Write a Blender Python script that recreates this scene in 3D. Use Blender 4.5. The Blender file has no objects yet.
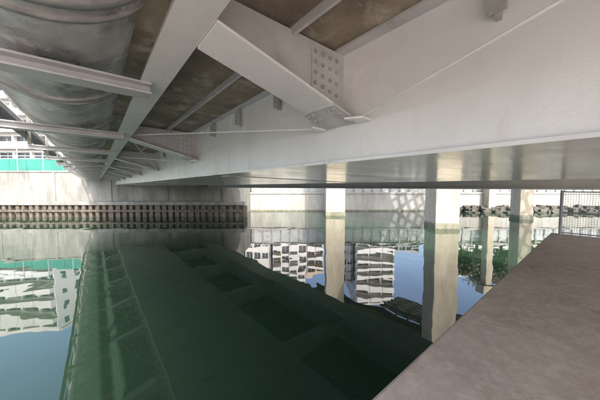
import bpy, bmesh, math, random
from mathutils import Vector, Matrix
random.seed(7)
S=1.6   # metres per layout unit
scene=bpy.context.scene
TH=math.radians(39.6)
CT,ST=math.cos(TH),math.sin(TH)

# ---------------------------------------------------------------- materials
def mat(name,c1,c2=None,rough=0.5,scale=3.0,detail=8,bump=0.0,bscale=40,metal=0.0,contrast=(0.35,0.65),stretch=(1,1,1),spec=0.5,stain=None,stain_rng=(0.6,0.72),stain_scale=2.0,sstretch=(1,1,1),rough2=None):
    m=bpy.data.materials.new(name); m.use_nodes=True
    nt=m.node_tree; N=nt.nodes; L=nt.links
    b=N["Principled BSDF"]
    b.inputs["Roughness"].default_value=rough; b.inputs["Metallic"].default_value=metal
    b.inputs["Specular IOR Level"].default_value=spec
    if c2 is None: c2=tuple(x*0.8 for x in c1)
    tc=N.new("ShaderNodeTexCoord"); mp=N.new("ShaderNodeMapping"); mp.inputs["Scale"].default_value=stretch
    L.new(tc.outputs["Object"],mp.inputs["Vector"])
    n=N.new("ShaderNodeTexNoise"); n.inputs["Scale"].default_value=scale; n.inputs["Detail"].default_value=detail; n.inputs["Roughness"].default_value=0.6
    L.new(mp.outputs[0],n.inputs["Vector"])
    r=N.new("ShaderNodeValToRGB"); r.color_ramp.elements[0].position=contrast[0]; r.color_ramp.elements[1].position=contrast[1]
    r.color_ramp.elements[0].color=(*c1,1); r.color_ramp.elements[1].color=(*c2,1)
    L.new(n.outputs[0],r.inputs[0])
    col=r.outputs[0]
    if rough2 is not None:
        mr=N.new("ShaderNodeMapRange"); mr.inputs[1].default_value=.35; mr.inputs[2].default_value=.65; mr.inputs[3].default_value=rough; mr.inputs[4].default_value=rough2
        L.new(n.outputs[0],mr.inputs[0]); L.new(mr.outputs[0],b.inputs["Roughness"])
    if stain:
        mp2=N.new("ShaderNodeMapping"); mp2.inputs["Scale"].default_value=sstretch; L.new(tc.outputs["Object"],mp2.inputs["Vector"])
        n2=N.new("ShaderNodeTexNoise"); n2.inputs["Scale"].default_value=stain_scale; n2.inputs["Detail"].default_value=10; n2.inputs["Roughness"].default_value=0.7
        L.new(mp2.outputs[0],n2.inputs["Vector"])
        r2=N.new("ShaderNodeValToRGB"); r2.color_ramp.elements[0].position=stain_rng[0]; r2.color_ramp.elements[1].position=stain_rng[1]
        r2.color_ramp.elements[0].color=(0,0,0,1); r2.color_ramp.elements[1].color=(1,1,1,1)
        L.new(n2.outputs[0],r2.inputs[0])
        mx=N.new("ShaderNodeMix"); mx.data_type='RGBA'
        L.new(r2.outputs[0],mx.inputs[0]); L.new(col,mx.inputs[6]); mx.inputs[7].default_value=(*stain,1)
        col=mx.outputs[2]
    L.new(col,b.inputs["Base Color"])
    if bump>0:
        n3=N.new("ShaderNodeTexNoise"); n3.inputs["Scale"].default_value=bscale; n3.inputs["Detail"].default_value=5
        L.new(mp.outputs[0],n3.inputs["Vector"])
        bp=N.new("ShaderNodeBump"); bp.inputs["Strength"].default_value=bump; bp.inputs["Distance"].default_value=0.02
        L.new(n3.outputs[0],bp.inputs["Height"]); L.new(bp.outputs[0],b.inputs["Normal"])
    return m

M={}
M['paint']=mat("grey_steel_paint",(0.80,0.81,0.81),(0.71,0.72,0.72),rough=0.24,rough2=0.36,scale=1.6,bump=0.05,bscale=80,stain=(0.54,0.49,0.43),stain_rng=(0.58,0.80),stain_scale=3.0,sstretch=(1,1.0,0.30))
M['paint_white']=mat("white_steel_paint",(0.83,0.84,0.83),(0.73,0.74,0.73),rough=0.30,scale=3,bump=0.06,bscale=50,stain=(0.45,0.35,0.27),stain_rng=(0.60,0.78),stain_scale=5)
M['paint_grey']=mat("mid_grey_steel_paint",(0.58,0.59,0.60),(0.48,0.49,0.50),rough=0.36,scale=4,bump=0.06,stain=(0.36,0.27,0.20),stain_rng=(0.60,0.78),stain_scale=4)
M['bottom']=mat("gloss_bottom_plate",(0.76,0.76,0.74),(0.62,0.62,0.60),rough=0.12,rough2=0.22,scale=2.0,bump=0.14,bscale=9,stretch=(0.35,1,1),spec=0.8,stain=(0.32,0.21,0.13),stain_rng=(0.60,0.72),stain_scale=1.6)
M['plate']=mat("dark_splice_plate",(0.42,0.42,0.41),(0.33,0.33,0.32),rough=0.5,scale=9,bump=0.1)
M['bolt']=mat("bolt_steel",(0.5,0.5,0.49),(0.36,0.34,0.31),rough=0.45,scale=30,metal=0.2)
M['deck']=mat("brown_deck_soffit",(0.31,0.26,0.20),(0.16,0.135,0.105),rough=0.85,scale=2.6,bump=0.4,bscale=25,stain=(0.46,0.42,0.35),stain_rng=(0.52,0.68),stain_scale=4)
M['pipe']=mat("tarred_pipe_wrap",(0.30,0.30,0.31),(0.62,0.62,0.62),rough=0.24,rough2=0.42,scale=3.2,bump=0.6,bscale=6,metal=0.25,contrast=(0.40,0.60),stretch=(1,0.6,1),stain=(0.74,0.74,0.73),stain_rng=(0.52,0.62),stain_scale=4.5)
M['collar']=mat("pipe_collar",(0.52,0.52,0.52),(0.30,0.30,0.30),rough=0.35,scale=6,bump=0.2,metal=.2)
M['rail_dark']=mat("dark_angle_steel",(0.24,0.24,0.23),(0.16,0.15,0.14),rough=0.5,scale=8)
M['ledge']=mat("ledge_concrete",(0.53,0.44,0.375),(0.40,0.325,0.27),rough=0.85,scale=1.6,detail=12,bump=0.12,bscale=110,stain=(0.61,0.53,0.46),stain_rng=(0.44,0.70),stain_scale=14)
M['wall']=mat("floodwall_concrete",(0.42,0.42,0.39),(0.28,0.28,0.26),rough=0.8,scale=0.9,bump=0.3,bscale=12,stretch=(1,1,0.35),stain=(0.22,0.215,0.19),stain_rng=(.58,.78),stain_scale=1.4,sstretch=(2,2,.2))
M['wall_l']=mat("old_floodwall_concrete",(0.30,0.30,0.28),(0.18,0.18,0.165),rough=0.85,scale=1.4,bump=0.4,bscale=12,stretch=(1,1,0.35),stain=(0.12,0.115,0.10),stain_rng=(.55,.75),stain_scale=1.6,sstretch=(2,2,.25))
M['wall2']=mat("pale_panel",(0.52,0.54,0.53),(0.40,0.42,0.41),rough=0.7,scale=1.2)
M['moss']=mat("waterline_moss",(0.13,0.14,0.09),(0.27,0.26,0.21),rough=0.9,scale=3,bump=0.4,bscale=20)
M['rock']=mat("riprap_rock",(0.13,0.125,0.11),(0.06,0.065,0.045),rough=0.85,scale=2,bump=0.5,bscale=10)
M['timber']=mat("weathered_timber",(0.17,0.145,0.12),(0.07,0.058,0.048),rough=0.85,scale=5,bump=0.4,stretch=(1,1,0.3))
M['pier']=mat("pier_concrete",(0.52,0.47,0.37),(0.38,0.335,0.255),rough=0.8,scale=1.1,bump=0.3,bscale=14,stretch=(1,1,0.4),stain=(0.22,0.195,0.15),stain_rng=(0.54,0.74),stain_scale=1.7,sstretch=(2,2,.3))
M['ground']=mat("ground_asphalt",(0.10,0.10,0.095),(0.06,0.06,0.055),rough=0.9,scale=0.5,bump=0.2)
M['glass']=mat("window_glass",(0.04,0.05,0.06),(0.09,0.10,0.11),rough=0.08,scale=0.4,detail=2)
M['b_white']=mat("white_tile_wall",(0.74,0.73,0.70),(0.64,0.63,0.60),rough=0.6,scale=0.3)
M['b_beige']=mat("beige_tile_wall",(0.60,0.50,0.40),(0.50,0.41,0.33),rough=0.6,scale=0.3)
M['b_grey']=mat("grey_tile_wall",(0.36,0.37,0.39),(0.28,0.29,0.31),rough=0.6,scale=0.3)
M['b_dark']=mat("dark_slate_wall",(0.13,0.14,0.17),(0.09,0.10,0.12),rough=0.6,scale=0.3)
M['balc']=mat("balcony_panel",(0.70,0.70,0.68),(0.60,0.60,0.58),rough=0.5,scale=0.6)
M['green']=mat("green_site_sheet",(0.05,0.26,0.21),(0.04,0.20,0.16),rough=0.6,scale=0.8)
M['mesh']=mat("galvanised_fence",(0.42,0.47,0.52),(0.33,0.37,0.42),rough=0.45,scale=5,metal=0.2)
M['bark']=mat("bark",(0.12,0.09,0.06),(0.06,0.045,0.03),rough=0.9,scale=6)
M['leaf']=mat("leaves",(0.035,0.045,0.02),(0.09,0.085,0.035),rough=0.6,scale=1.2,contrast=(0.3,0.7))

# water
w=bpy.data.materials.new("canal_water"); w.use_nodes=True
nt=w.node_tree; N=nt.nodes; L=nt.links
b=N["Principled BSDF"]; b.inputs["Roughness"].default_value=0.008
b.inputs["IOR"].default_value=1.66
tc=N.new("ShaderNodeTexCoord")
nc=N.new("ShaderNodeTexNoise"); nc.inputs["Scale"].default_value=0.12; nc.inputs["Detail"].default_value=3
L.new(tc.outputs["Object"],nc.inputs["Vector"])
rc=N.new("ShaderNodeValToRGB"); rc.color_ramp.elements[0].color=(0.016,0.036,0.020,1); rc.color_ramp.elements[1].color=(0.024,0.050,0.028,1)
L.new(nc.outputs[0],rc.inputs[0]); L.new(rc.outputs[0],b.inputs["Base Color"])
n1=N.new("ShaderNodeTexNoise"); n1.inputs["Scale"].default_value=0.5; n1.inputs["Detail"].default_value=1.0; n1.inputs["Distortion"].default_value=0.6
n2=N.new("ShaderNodeTexNoise"); n2.inputs["Scale"].default_value=2.2; n2.inputs["Detail"].default_value=1.0
L.new(tc.outputs["Object"],n1.inputs["Vector"]); L.new(tc.outputs["Object"],n2.inputs["Vector"])
b1=N.new("ShaderNodeBump"); b1.inputs["Strength"].default_value=1.0; b1.inputs["Distance"].default_value=0.011
b2=N.new("ShaderNodeBump"); b2.inputs["Strength"].default_value=1.0; b2.inputs["Distance"].default_value=0.0009
L.new(n1.outputs[0],b1.inputs["Height"]); L.new(n2.outputs[0],b2.inputs["Height"]); L.new(b1.outputs[0],b2.inputs["Normal"])
L.new(b2.outputs[0],b.inputs["Normal"])
M['water']=w

# ---------------------------------------------------------------- mesh builder
def empty(name):
    e=bpy.data.objects.new(name,None); scene.collection.objects.link(e); return e
def bank(x,y,z):      # local frame of the far bank (r along quay, d across) -> world units
    return (x*CT+y*ST, -x*ST+y*CT, z)
ident=lambda x,y,z:(x,y,z)
class MB:
    def __init__(s,tf=ident): s.bm=bmesh.new(); s.tf=tf
    def v(s,p): 
        q=s.tf(*p); return s.bm.verts.new((q[0]*S,q[1]*S,q[2]*S))
    def hexa(s,P):
        V=[s.v(p) for p in P]
        for f in [(0,3,2,1),(4,5,6,7),(0,1,5,4),(1,2,6,5),(2,3,7,6),(3,0,4,7)]:
            s.bm.faces.new([V[i] for i in f])
    def box(s,x0,x1,y0,y1,z0,z1):
        s.hexa([(x0,y0,z0),(x1,y0,z0),(x1,y1,z0),(x0,y1,z0),(x0,y0,z1),(x1,y0,z1),(x1,y1,z1),(x0,y1,z1)])
    def quad(s,*P):
        s.bm.faces.new([s.v(p) for p in P])
    def cyl(s,p0,p1,r,n=16,r2=None,cap=True):
        p0=Vector(s.tf(*p0));p1=Vector(s.tf(*p1)); d=(p1-p0).normalized()
        up=Vector((0,0,1)) if abs(d.z)<0.9 else Vector((1,0,0))
        u=d.cross(up).normalized(); v=d.cross(u)
        if r2 is None: r2=r
        A=[];B=[]
        for i in range(n):
            t=2*math.pi*i/n; o=u*math.cos(t)+v*math.sin(t)
            A.append(s.bm.verts.new((p0+o*r)*S)); B.append(s.bm.verts.new((p1+o*r2)*S))
        for i in range(n):
            j=(i+1)%n; f=s.bm.faces.new((A[i],A[j],B[j],B[i])); f.smooth=n>8
        if cap: s.bm.faces.new(A[::-1]); s.bm.faces.new(B)
    def done(s,name,m,parent=None,bevel=0):
        bmesh.ops.recalc_face_normals(s.bm,faces=s.bm.faces)
        me=bpy.data.meshes.new(name); s.bm.to_mesh(me); s.bm.free()
        ob=bpy.data.objects.new(name,me); scene.collection.objects.link(ob)
        me.materials.append(M[m])
        if parent: ob.parent=parent
        if bevel:
            bv=ob.modifiers.new("bevel",'BEVEL'); bv.width=bevel*S; bv.segments=2; bv.limit_method='ANGLE'
        return ob

H=1.6  # eye height above water, layout units
# ---------------------------------------------------------------- water + ground
g=MB(); g.quad((-400,-400,0),(400,-400,0),(400,400,0),(-400,400,0)); g.done("water",'water')
g=MB(bank); g.quad((-400,16.9,2.2),(400,16.9,2.2),(400,600,2.2),(-400,600,2.2)); g.quad((-400,13.95,2.2),(-3.3,13.95,2.2),(-3.3,16.9,2.2),(-400,16.9,2.2))
g.done("ground",'ground')
g=MB(); g.quad((-400,-400,.99),(5.0,-400,.99),(5.0,-6,.99),(-400,-6,.99)); g.quad((5.0,-400,1.0),(400,-400,1.0),(400,-9,1.0),(5.0,-9,1.0)); g.done("ground",'ground')

# ---------------------------------------------------------------- near ledge
lt=H-0.60
led=empty("concrete_ledge")
g=MB(); g.box(-40,4.62,-6,0.392,lt-0.28,lt); g.done("coping_slab",'ledge',led,bevel=0.012)
g=MB(); g.box(-40,4.58,-6,0.33,-0.6,lt-0.28); g.done("quay_face",'wall',led)
nw=MB(); nw.box(4.62,5.0,-9,-1.9,-0.6,1.0); nw.box(5.0,120,-9.4,-9,-0.6,1.2); nw.done("near_quay_wall",'wall')

# fence at the end of the ledge
fe=empty("mesh_fence")
g=MB()
for y in (0.30,-0.75,-1.8): g.cyl((4.5,y,lt),(4.5,y,lt+0.56),0.016,8)
for z in (0.03,0.28,0.54): g.cyl((4.5,-1.8,lt+z),(4.5,0.30,lt+z),0.009,6)
g.done("posts_and_rails",'mesh',fe)
g=MB()
k=-1.8
while k<0.30:
    g.cyl((4.5,k,lt+0.03),(4.5,k,lt+0.54),0.0016,4,cap=False); k+=0.022
z=0.05
while z<0.54:
    g.cyl((4.5,-1.8,lt+z),(4.5,0.30,lt+z),0.0016,4,cap=False); z+=0.022
g.done("wire_mesh",'mesh',fe)

# ---------------------------------------------------------------- bridge
br=empty("steel_girder_bridge")
Y0,Y1=-2.6,19.0
A1=0.90; BT=0.113; WT=0.60
def z(b): return H+b
g=MB(); g.box(A1,A1+0.014,Y0,Y1,z(BT+0.012),z(WT)); g.done("near_girder_web",'paint',br)
g=MB()   # weld beads on the web
for y in (2.05,5.6,9.9): g.box(A1-.0022,A1-.0002,y,y+.006,z(BT+.014),z(WT-.002))
g.done("weld_beads",'paint',br)
g=MB()
g.hexa([(A1-0.02,Y0,z(BT)),(2.9,Y0,z(0.062)),(2.9,Y1,z(0.062)),(A1-0.02,Y1,z(BT)),
        (A1-0.02,Y0,z(BT+.012)),(2.9,Y0,z(0.074)),(2.9,Y1,z(0.074)),(A1-0.02,Y1,z(BT+.012))])
g.done("box_bottom_plate",'bottom',br)
g=MB(); g.box(2.86,2.875,Y0,Y1,z(0.076),z(WT)); g.box(A1-0.05,A1+0.1,Y0,Y1,z(WT),z(WT+0.012)); g.box(2.8,3.0,Y0,Y1,z(WT),z(WT+0.012)); g.done("box_flanges",'paint_grey',br)
g=MB(); g.box(4.84,4.86,Y0,Y1,z(-0.015),z(WT)); g.box(4.55,5.2,Y0,Y1,z(-0.035),z(-0.015)); g.box(4.6,5.1,Y0,Y1,z(WT),z(WT+0.012))
g.done("far_girder",'paint_white',br)
g=MB(); g.box(.95,1.5,-2.55,-2.2,lt,z(.09)); g.box(2.3,2.8,-2.55,-2.2,lt,z(.06)); g.box(4.6,5.0,-2.55,-2.2,lt,z(-.04)); g.done("bearing_pedestals",'pier',br)
g=MB()
y=-2.0
while y<19:
    f=lambda a:BT+(0.062-BT)*(a-0.88)/(2.9-0.88)
    g.hexa([(1.0,y,z(f(1.0)-.006)),(2.8,y,z(f(2.8)-.006)),(2.8,y+.16,z(f(2.8)-.006)),(1.0,y+.16,z(f(1.0)-.006)),
            (1.0,y,z(f(1.0)-.0005)),(2.8,y,z(f(2.8)-.0005)),(2.8,y+.16,z(f(2.8)-.0005)),(1.0,y+.16,z(f(1.0)-.0005))])
    y+=4.3
g.done("bottom_splice_plates",'bottom',br)
g=MB(); y=0.9
while y<18:
    g.box(2.88,4.83,y-0.008,y+0.008,z(0.16),z(WT)); g.box(2.88,4.83,y-0.09,y+0.09,z(0.145),z(0.159)); y+=3.2
g.done("cross_girders",'paint',br)
g=MB(); g.box(0.04,5.75,Y0,Y1,z(WT+0.014),z(WT+0.19)); g.done("deck_slab",'deck',br)
g=MB(); g.box(0.04,0.14,Y0,Y1,z(WT+0.19),z(WT+0.62)); g.box(5.65,5.75,Y0,Y1,z(WT+0.19),z(WT+0.62)); g.box(0.02,0.16,Y0,Y1,z(WT+.62),z(WT+.66)); g.box(5.63,5.77,Y0,Y1,z(WT+.62),z(WT+.66))
g.done("parapet",'wall',br)
g=MB(); g.box(0.60,0.612,Y0,Y1,z(WT-.02),z(WT+.013)); g.done("soffit_rib",'paint_grey',br)

# brackets
BY=[-1.37,0.78,2.93,5.08,7.23,9.38,11.53,13.68,15.83]
gw=MB(); gf=MB(); gp=MB(); gb=MB()
xo=0.215
bo,bi=0.482,0.30
fw=0.085
def bb(a): return bo+(bi-bo)*(a-xo)/(A1-xo)
for y in BY:
    t=0.006
    gw.hexa([(xo+.012,y-t,z(bb(xo)+.012)),(A1,y-t,z(bi)),(A1,y+t,z(bi)),(xo+.012,y+t,z(bb(xo)+.012)),(xo+.012,y-t,z(WT)),(A1,y-t,z(WT)),(A1,y+t,z(WT)),(xo+.012,y+t,z(WT))])
    xa=.277
    gf.hexa([(xa,y-fw,z(bb(xa)-.010)),(A1-.002,y-fw,z(bi-.010)),(A1-.002,y+fw,z(bi-.010)),(xa,y+fw,z(bb(xa)-.010)),
             (xa,y-fw,z(bb(xa))),(A1-.002,y-fw,z(bi)),(A1-.002,y+fw,z(bi)),(xa,y+fw,z(bb(xa)))])
    gp.hexa([(A1-.16,y-fw-.012,z(bb(A1-.16)-.0175)),(A1-.003,y-fw-.012,z(bb(A1-.003)-.0175)),(A1-.003,y+fw+.012,z(bb(A1-.003)-.0175)),(A1-.16,y+fw+.012,z(bb(A1-.16)-.0175)),
             (A1-.16,y-fw-.012,z(bb(A1-.16)-.0105)),(A1-.003,y-fw-.012,z(bb(A1-.003)-.0105)),(A1-.003,y+fw+.012,z(bb(A1-.003)-.0105)),(A1-.16,y+fw+.012,z(bb(A1-.16)-.0105))])
    for sx in (-1,1):
        yy=y+sx*(t+.001); y2=y+sx*(t+.007)
        gp.hexa([(A1-.20,yy,z(bb(A1-.2)+.02)),(A1-.04,yy,z(bb(A1-.04)+.02)),(A1-.04,y2,z(bb(A1-.04)+.02)),(A1-.20,y2,z(bb(A1-.2)+.02)),
                 (A1-.20,yy,z(WT-.03)),(A1-.04,yy,z(WT-.03)),(A1-.04,y2,z(WT-.03)),(A1-.20,y2,z(WT-.03))])
        if y<6:
            for i in range(4):
                for j in range(5):
                    a=A1-.185+i*.043; lo=bb(a)+.04; hi=WT-.045; b_=lo+(hi-lo)*j/4
                    gb.cyl((a,y2,z(b_)),(a,y2+sx*.007,z(b_)),.0085,6)
    if y<6:
        for i in range(4):
            for j in (-.075,-.045,.045,.075):
                a=A1-.14+i*.04
                gb.cyl((a,y+j,z(bb(a)-.0175)),(a,y+j,z(bb(a)-.026)),.0085,6)
gw.done("bracket_webs",'paint_grey',br); gf.done("bracket_bottom_flanges",'paint',br); gp.done("splice_plates",'paint_grey',br); gb.done("bolts",'bolt',br)
g=MB(); y=0.2-5*.5333
while y<14:
    if min(abs(y-q) for q in BY)>0.12:
        g.box(A1-.028,A1-.001,y-.006,y+.006,z(WT-.13),z(WT-.002)); g.box(A1-.045,A1-.029,y-.022,y+.022,z(WT-.12),z(WT-.03))
    y+=0.5333
g.done("web_stubs",'plate',br)
g=MB()
for i in range(len(BY)-1):
    y0,y1=BY[i],BY[i+1]
    if i!=0: g.cyl((A1-.03,y0+.10,z(.285)),(.29,y1-.09,z(.49)),.0042,8)
    if i!=1: g.cyl((A1-.03,y1-.10,z(.285)),(.29,y0+.09,z(.49)),.0042,8)
    for yy,s_ in ((y0,1),(y1,-1)):
        g.hexa([(A1-.10,yy+s_*.098,z(.278)),(A1-.004,yy+s_*.098,z(.278)),(A1-.004,yy+s_*.16,z(.278)),(A1-.06,yy+s_*.16,z(.278)),
                (A1-.10,yy+s_*.098,z(.286)),(A1-.004,yy+s_*.098,z(.286)),(A1-.004,yy+s_*.16,z(.286)),(A1-.06,yy+s_*.16,z(.286))])
g.done("bracing_rods",'paint_white',br)
g=MB(); g.box(0.172,0.275,Y0,Y1,z(0.462),z(0.4725)); g.box(0.216,0.226,Y0,Y1,z(0.473),z(WT+.012)); g.done("fascia_stringer",'paint_white',br)

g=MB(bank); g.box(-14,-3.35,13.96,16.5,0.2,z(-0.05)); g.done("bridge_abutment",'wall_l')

# ---------------------------------------------------------------- pipe
pi=empty("water_main_pipe")
pc=(-0.145,0.835); pr=0.36
g=MB(); y=Y0
n=64
rings=[]
while y<=Y1:
    r=pr*(1+random.uniform(-.003,.003))
    rings.append([g.v((pc[0]+math.cos(2*math.pi*i/n)*r,y,z(pc[1])+math.sin(2*math.pi*i/n)*r)) for i in range(n)]); y+=0.15
for a,b_ in zip(rings,rings[1:]):
    for i in range(n):
        j=(i+1)%n; f=g.bm.faces.new((a[i],a[j],b_[j],b_[i])); f.smooth=True
g.done("pipe_shell",'pipe',pi)
g=MB(); y=-1.0
while y<Y1:
    g.cyl((pc[0],y,z(pc[1])),(pc[0],y+.035,z(pc[1])),pr+.013,64); g.cyl((pc[0],y+.10,z(pc[1])),(pc[0],y+.12,z(pc[1])),pr+.008,64); y+=0.95
g.done("joint_collars",'collar',pi)
g=MB(); g2=MB(); y=-1.33
while y<18.5:
    for (q0,q1,yy0,yy1) in ((.412,.420,-.045,.045),(.453,.461,-.045,.045),(.4205,.4525,-.005,.005)):
        g.box(-.545,.21,y+yy0,y+yy1,z(q0),z(q1))
    g2.box(-.545,-.515,y-.02,y+.02,z(.467),z(1.25)); 
    y+=1.33
g.done("pipe_hanger_beams",'paint_grey',pi); g2.done("hanger_posts",'rail_dark',pi)
g=MB(); g.box(-.60,-.55,Y0,Y1,z(.560),z(.568)); g.box(-.558,-.55,Y0,Y1,z(.5685),z(.64)); g.box(-.62,-.55,Y0,Y1,z(1.25),z(1.27))
g.done("edge_angle",'rail_dark',pi)
g=MB(); g.cyl((-.585,Y0,z(.70)),(-.585,Y1,z(.70)),.022,12); g.done("service_conduit",'paint_white',pi)

# ---------------------------------------------------------------- far bank
g=MB(bank)
g.box(-3.3,60,16.5,16.9,-.6,1.15); g.box(-3.3,60,16.45,16.9,1.151,1.25)
x=-3.0
while x<58: g.box(x,x+.035,16.488,16.4995,.1,1.149); x+=2.4
g.done("far_floodwall",'wall')
g=MB(bank); g.box(-3.3,60,16.47,16.487,-.2,.09); g.done("moss_line",'moss')
fu=empty("upper_floodwall")
g=MB(bank); g.box(-3.3,60,16.8,16.89,1.251,2.2)
g.done("panels",'wall2',fu)
g=MB(bank); x=-3.2
while x<50: g.box(x,x+.09,16.72,16.799,1.251,2.22); x+=.62
g.box(-3.3,60,16.70,16.9,2.221,2.29); g.done("ribs",'wall',fu)
rl=empty("quay_railing")
g=MB(bank); x=-3.2
while x<50: g.box(x,x+.03,16.46,16.49,1.251,1.72); x+=.55
for zz in (1.42,1.57,1.72): g.box(-3.3,50,16.465,16.485,zz-.012,zz+.012)
g.done("rails",'mesh',rl)
# riprap at the toe of the right-hand floodwall
g=MB(bank)
rng=random.Random(3)
for i in range(420):
    r_=rng.uniform(8.5,34); u=rng.random()**1.5; d_=16.4-u*1.1; zc=.34*(1-u)*rng.uniform(.5,1.1)-.03; s_=rng.uniform(.10,.24)
    P=[]
    for (sx,sy,sz) in ((-1,-1,-1),(1,-1,-1),(1,1,-1),(-1,1,-1),(-1,-1,1),(1,-1,1),(1,1,1),(-1,1,1)):
        P.append((r_+sx*s_*rng.uniform(.5,1),d_+sy*s_*rng.uniform(.5,1),zc+sz*s_*rng.uniform(.35,.75)))
    g.hexa(P)
g.done("riprap_rocks",'rock')
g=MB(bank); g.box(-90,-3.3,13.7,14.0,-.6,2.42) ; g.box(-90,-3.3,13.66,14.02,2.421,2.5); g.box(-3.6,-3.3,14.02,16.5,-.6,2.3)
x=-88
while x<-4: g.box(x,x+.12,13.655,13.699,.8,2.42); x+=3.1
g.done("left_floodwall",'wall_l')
pf=empty("timber_pile_fender")
g=MB(bank); x=-60
while x<-3.0:
    g.box(x,x+.17+random.uniform(-.02,.02),13.22+random.uniform(-.02,.02),13.42,-.4,.62+random.uniform(-.02,.01)); x+=.36+random.uniform(-.03,.03)
g.done("piles",'timber',pf)
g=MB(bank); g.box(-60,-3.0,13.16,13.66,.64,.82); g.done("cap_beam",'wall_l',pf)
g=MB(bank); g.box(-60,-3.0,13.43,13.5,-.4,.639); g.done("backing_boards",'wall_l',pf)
g=MB(bank); g.box(-60,-3.0,13.14,13.199,.28,.38); g.done("waler",'timber',pf)

ho=empty("site_hoarding")
g=MB(bank); x=-60
while x<-13.2:
    g.box(x,x+.98,14.6,14.64,2.2,3.25); x+=1.0
g.done("sheets",'green',ho)
g=MB(bank); x=-60
while x<-13: g.cyl((x,14.58,2.2),(x,14.58,3.9),.025,6); x+=1.5
for zz in (3.4,3.62,3.86): g.box(-60,-13.2,14.56,14.59,zz,zz+.035)
g.done("scaffold_poles",'mesh',ho)

# ---------------------------------------------------------------- piers
def pier(x,y,w,d,h,rot=0,cap=.35):
    p=empty("concrete_pier")
    c,s_=math.cos(rot),math.sin(rot)
    tf=lambda a,b_,zz:(x+a*c-b_*s_, y+a*s_+b_*c, zz)
    g=MB(tf); g.box(-w/2,w/2,-d/2,d/2,.18,h); g.done("shaft",'pier',p,bevel=.03)
    g=MB(tf); g.box(-w/2-.02,w/2+.02,-d/2-.02,d/2+.02,-.6,.18); g.done("tidal_base",'moss',p,bevel=.02)
    g=MB(tf); g.box(-w/2-cap,w/2+cap,-d/2-.1,d/2+.1,h,h+.5); g.done("cap",'pier',p,bevel=.02)
R0=-TH
pier(10.65,4.0,.92,.85,5.4,R0); pier(10.65,9.75,1.08,.9,5.4,R0); pier(10.65,-2,.95,.9,5.4,R0)
pier(16.6,2.5,.66,.6,4.9,R0,.2); pier(19.9,4.6,.42,.5,4.9,R0,.2)
er=empty("elevated_walkway_bridge")
g=MB(); g.box(10.1,13.5,-30,14.0,6.15,6.25); g.box(10.15,10.25,-30,14,6.25,6.8); g.box(13.35,13.45,-30,14,6.25,6.8); g.done("deck",'wall',er)
g=MB()
for x in (10.3,11.3,12.3,13.2): g.box(x,x+.12,-30,14,5.9,6.149)
g.done("girders",'rail_dark',er)
sp=empty("steel_grillage_platform")
g=MB()
x=13.7
while x<16.2: g.box(x,x+.10,-10,8.6,5.75,6.05); x+=.42
y=-9.8
while y<8.6: g.box(13.6,16.2,y,y+.09,6.051,6.2); y+=.75
g.done("beams",'rail_dark',sp)

# ---------------------------------------------------------------- buildings
def building(name,r0,r1,d0,dd,top,floors,bays,wall,balcony=True,balc_m='balc',style=0):
    e=empty(name); z0=2.2; fh=(top-z0)/floors; bw=(r1-r0)/bays
    g=MB(bank)
    g.box(r0,r1,d0+.35,d0+dd,z0,top); 
    g.box(r0+.15,r0+(r1-r0)*.4,d0+1,d0+3,top,top+.9)
    for i in range(bays+1):
        x=r0+i*bw; g.box(max(r0,x-.10),min(r1,x+.10),d0,d0+.349,z0,top-.01)
    for k in range(floors+1):
        zz=z0+k*fh; g.box(r0+.01,r1-.01,d0+.02,d0+.348,max(z0,zz-.22*fh if k else zz),min(top+.15,zz+.16*fh))
    g.done("walls",wall,e)
    gl=MB(bank); fr=MB(bank)
    for k in range(floors):
        for i in range(bays):
            xa=r0+i*bw+.14; xb=r0+(i+1)*bw-.14; za=z0+k*fh+.17*fh; zb=z0+(k+1)*fh-.23*fh
            if random.random()<.85: gl.box(xa,xb,d0+.30,d0+.345,za,zb)
            mid=(xa+xb)/2; fr.box(mid-.02,mid+.02,d0+.27,d0+.299,za,zb); fr.box(xa,xb,d0+.27,d0+.2985,zb-.04,zb)
        nb=max(2,int(dd/1.6))
        for j in range(nb):
            ya=d0+.8+j*(dd-1)/nb
            for xs,sg in ((r0,-1),(r1,1)):
                gl.box(min(xs,xs+sg*.012),max(xs,xs+sg*.012),ya,ya+.55,z0+k*fh+.3*fh,z0+k*fh+.75*fh)
    gl.done("windows",'glass',e); fr.done("window_frames",'balc',e)
    if balcony:
        bl=MB(bank)
        for k in range(1,floors):
            zz=z0+k*fh
            for i in range(bays):
                if style==1 and i%2: continue
                xa=r0+i*bw+.03; xb=r0+(i+1)*bw-.03
                bl.box(xa,xb,d0-.55,d0-.001,zz-.06,zz)
                bl.box(xa,xb,d0-.55,d0-.51,zz,zz+.38*fh); bl.box(xa,xa+.03,d0-.509,d0-.001,zz,zz+.38*fh); bl.box(xb-.03,xb,d0-.509,d0-.001,zz,zz+.38*fh)
        bl.done("balconies",balc_m,e)
    ro=MB(bank); ro.box(r0-.06,r1+.06,d0+.28,d0+.5,top,top+.22); ro.box(r0-.06,r0+.1,d0+.5,d0+dd,top,top+.22); ro.box(r1-.1,r1+.06,d0+.5,d0+dd,top,top+.22); ro.done("roof_parapet",wall,e)
building("apartment_building",-46,-26.2,26,9,14.0,7,11,'b_white')
building("apartment_building",-25.4,-20.5,31,7,7.0,3,4,'b_grey',False)
building("apartment_building",-19.8,-12.4,34,8,11.5,6,6,'b_white')
building("office_building",-12,-8.2,35,8,10.5,5,4,'b_grey',False)
building("office_building",-8.0,-4.6,36,8,11.5,5,3,'b_white',False)
building("apartment_building",-4.2,1.0,38,8,14.4,9,4,'b_white',style=1)
building("apartment_building",1.1,3.6,38.5,8,12.2,7,2,'b_beige')
building("office_building",6.1,8.0,37,7,13.0,8,2,'b_dark',False)
building("apartment_building",8.3,13.8,36,8,15.6,10,3,'b_white')
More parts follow.
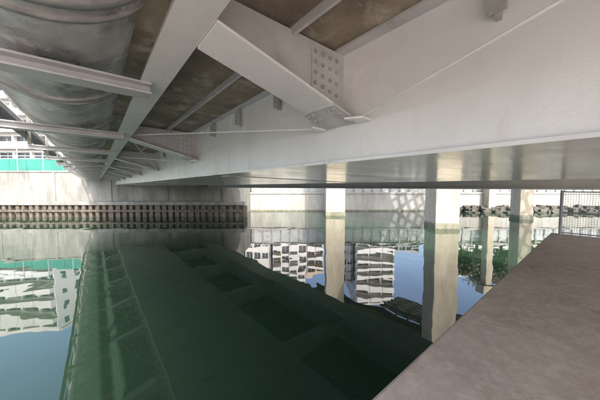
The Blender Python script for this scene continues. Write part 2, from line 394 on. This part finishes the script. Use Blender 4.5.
building("office_building",14.6,20.5,42,8,9.5,5,5,'b_grey',False)
building("apartment_building",21.2,29.5,34,8,10.5,6,7,'b_white')
building("office_building",30,39,33,8,13.0,6,6,'b_beige',False)
building("apartment_building",40,56,32,8,15.0,8,10,'b_white')
building("apartment_building",-70,-48,28,9,17.0,9,12,'b_beige')

# ---------------------------------------------------------------- trees
def tree(r,d,h,cr):
    e=empty("tree"); z0=2.2
    g=MB(bank); g.cyl((r,d,z0),(r+.1,d,z0+h*.45),.12,8,.08)
    for i in range(6):
        a=random.uniform(0,6.28); g.cyl((r+.1,d,z0+h*random.uniform(.3,.45)),(r+math.cos(a)*cr*.6,d+math.sin(a)*cr*.6,z0+h*random.uniform(.6,.85)),.05,6,.015)
    g.done("trunk",'bark',e)
    g=MB(bank)
    cl=[(random.gauss(0,cr*.45),random.gauss(0,cr*.4),random.uniform(.30,.95)*h) for _ in range(26)]
    for c in cl:
        for _ in range(130):
            p=Vector((r+c[0]+random.gauss(0,cr*.2),d+c[1]+random.gauss(0,cr*.2),z0+c[2]+random.gauss(0,cr*.16)))
            u=Vector((random.gauss(0,1),random.gauss(0,1),random.gauss(0,1))).normalized()*.10; v=u.orthogonal().normalized()*.07
            g.quad(tuple(p-u),tuple(p-v),tuple(p+u),tuple(p+v))
    g.done("crown",'leaf',e)
for r,d,h,cr in ((12.3,18.8,3.2,1.0),(13.8,19.2,4.2,1.3),(15.2,18.6,3.4,1.2),(16.8,18.8,4.2,1.4),(-9.5,16.2,3.2,1.0),(18.6,18.8,4.0,1.4),(20.5,19,4.6,1.5),(23,19,4.2,1.4)): tree(r,d,h,cr)

# ---------------------------------------------------------------- light, sky, camera
wd=bpy.data.worlds.new("World"); scene.world=wd; wd.use_nodes=True
nt=wd.node_tree; bg=nt.nodes["Background"]; sk=nt.nodes.new("ShaderNodeTexSky"); sk.sky_type='NISHITA'; sk.sun_disc=False
el=math.radians(46)
sv=Vector((-0.28,-0.96,0)).normalized()
sk.sun_elevation=el; sk.sun_rotation=math.atan2(sv.x,sv.y)
sk.air_density=0.95; sk.dust_density=4.5
nt.links.new(sk.outputs[0],bg.inputs[0]); bg.inputs[1].default_value=0.64
sd=bpy.data.lights.new("sun",'SUN'); sd.energy=5; sd.angle=math.radians(.5); sd.color=(1,.97,.92)
so=bpy.data.objects.new("sun",sd); scene.collection.objects.link(so)
dirv=Vector((sv.x*math.cos(el),sv.y*math.cos(el),math.sin(el)))
so.rotation_euler=dirv.to_track_quat('Z','Y').to_euler()
cd=bpy.data.cameras.new("camera"); cam=bpy.data.objects.new("camera",cd); scene.collection.objects.link(cam)
cam.location=(0,0,H*S); cam.rotation_euler=(math.radians(90-3.0),0,-TH)
cd.sensor_width=36; cd.lens=14.88; cd.clip_start=0.02; cd.clip_end=3000
scene.camera=cam
scene.view_settings.view_transform='Standard'; scene.view_settings.look='None'; scene.view_settings.exposure=0
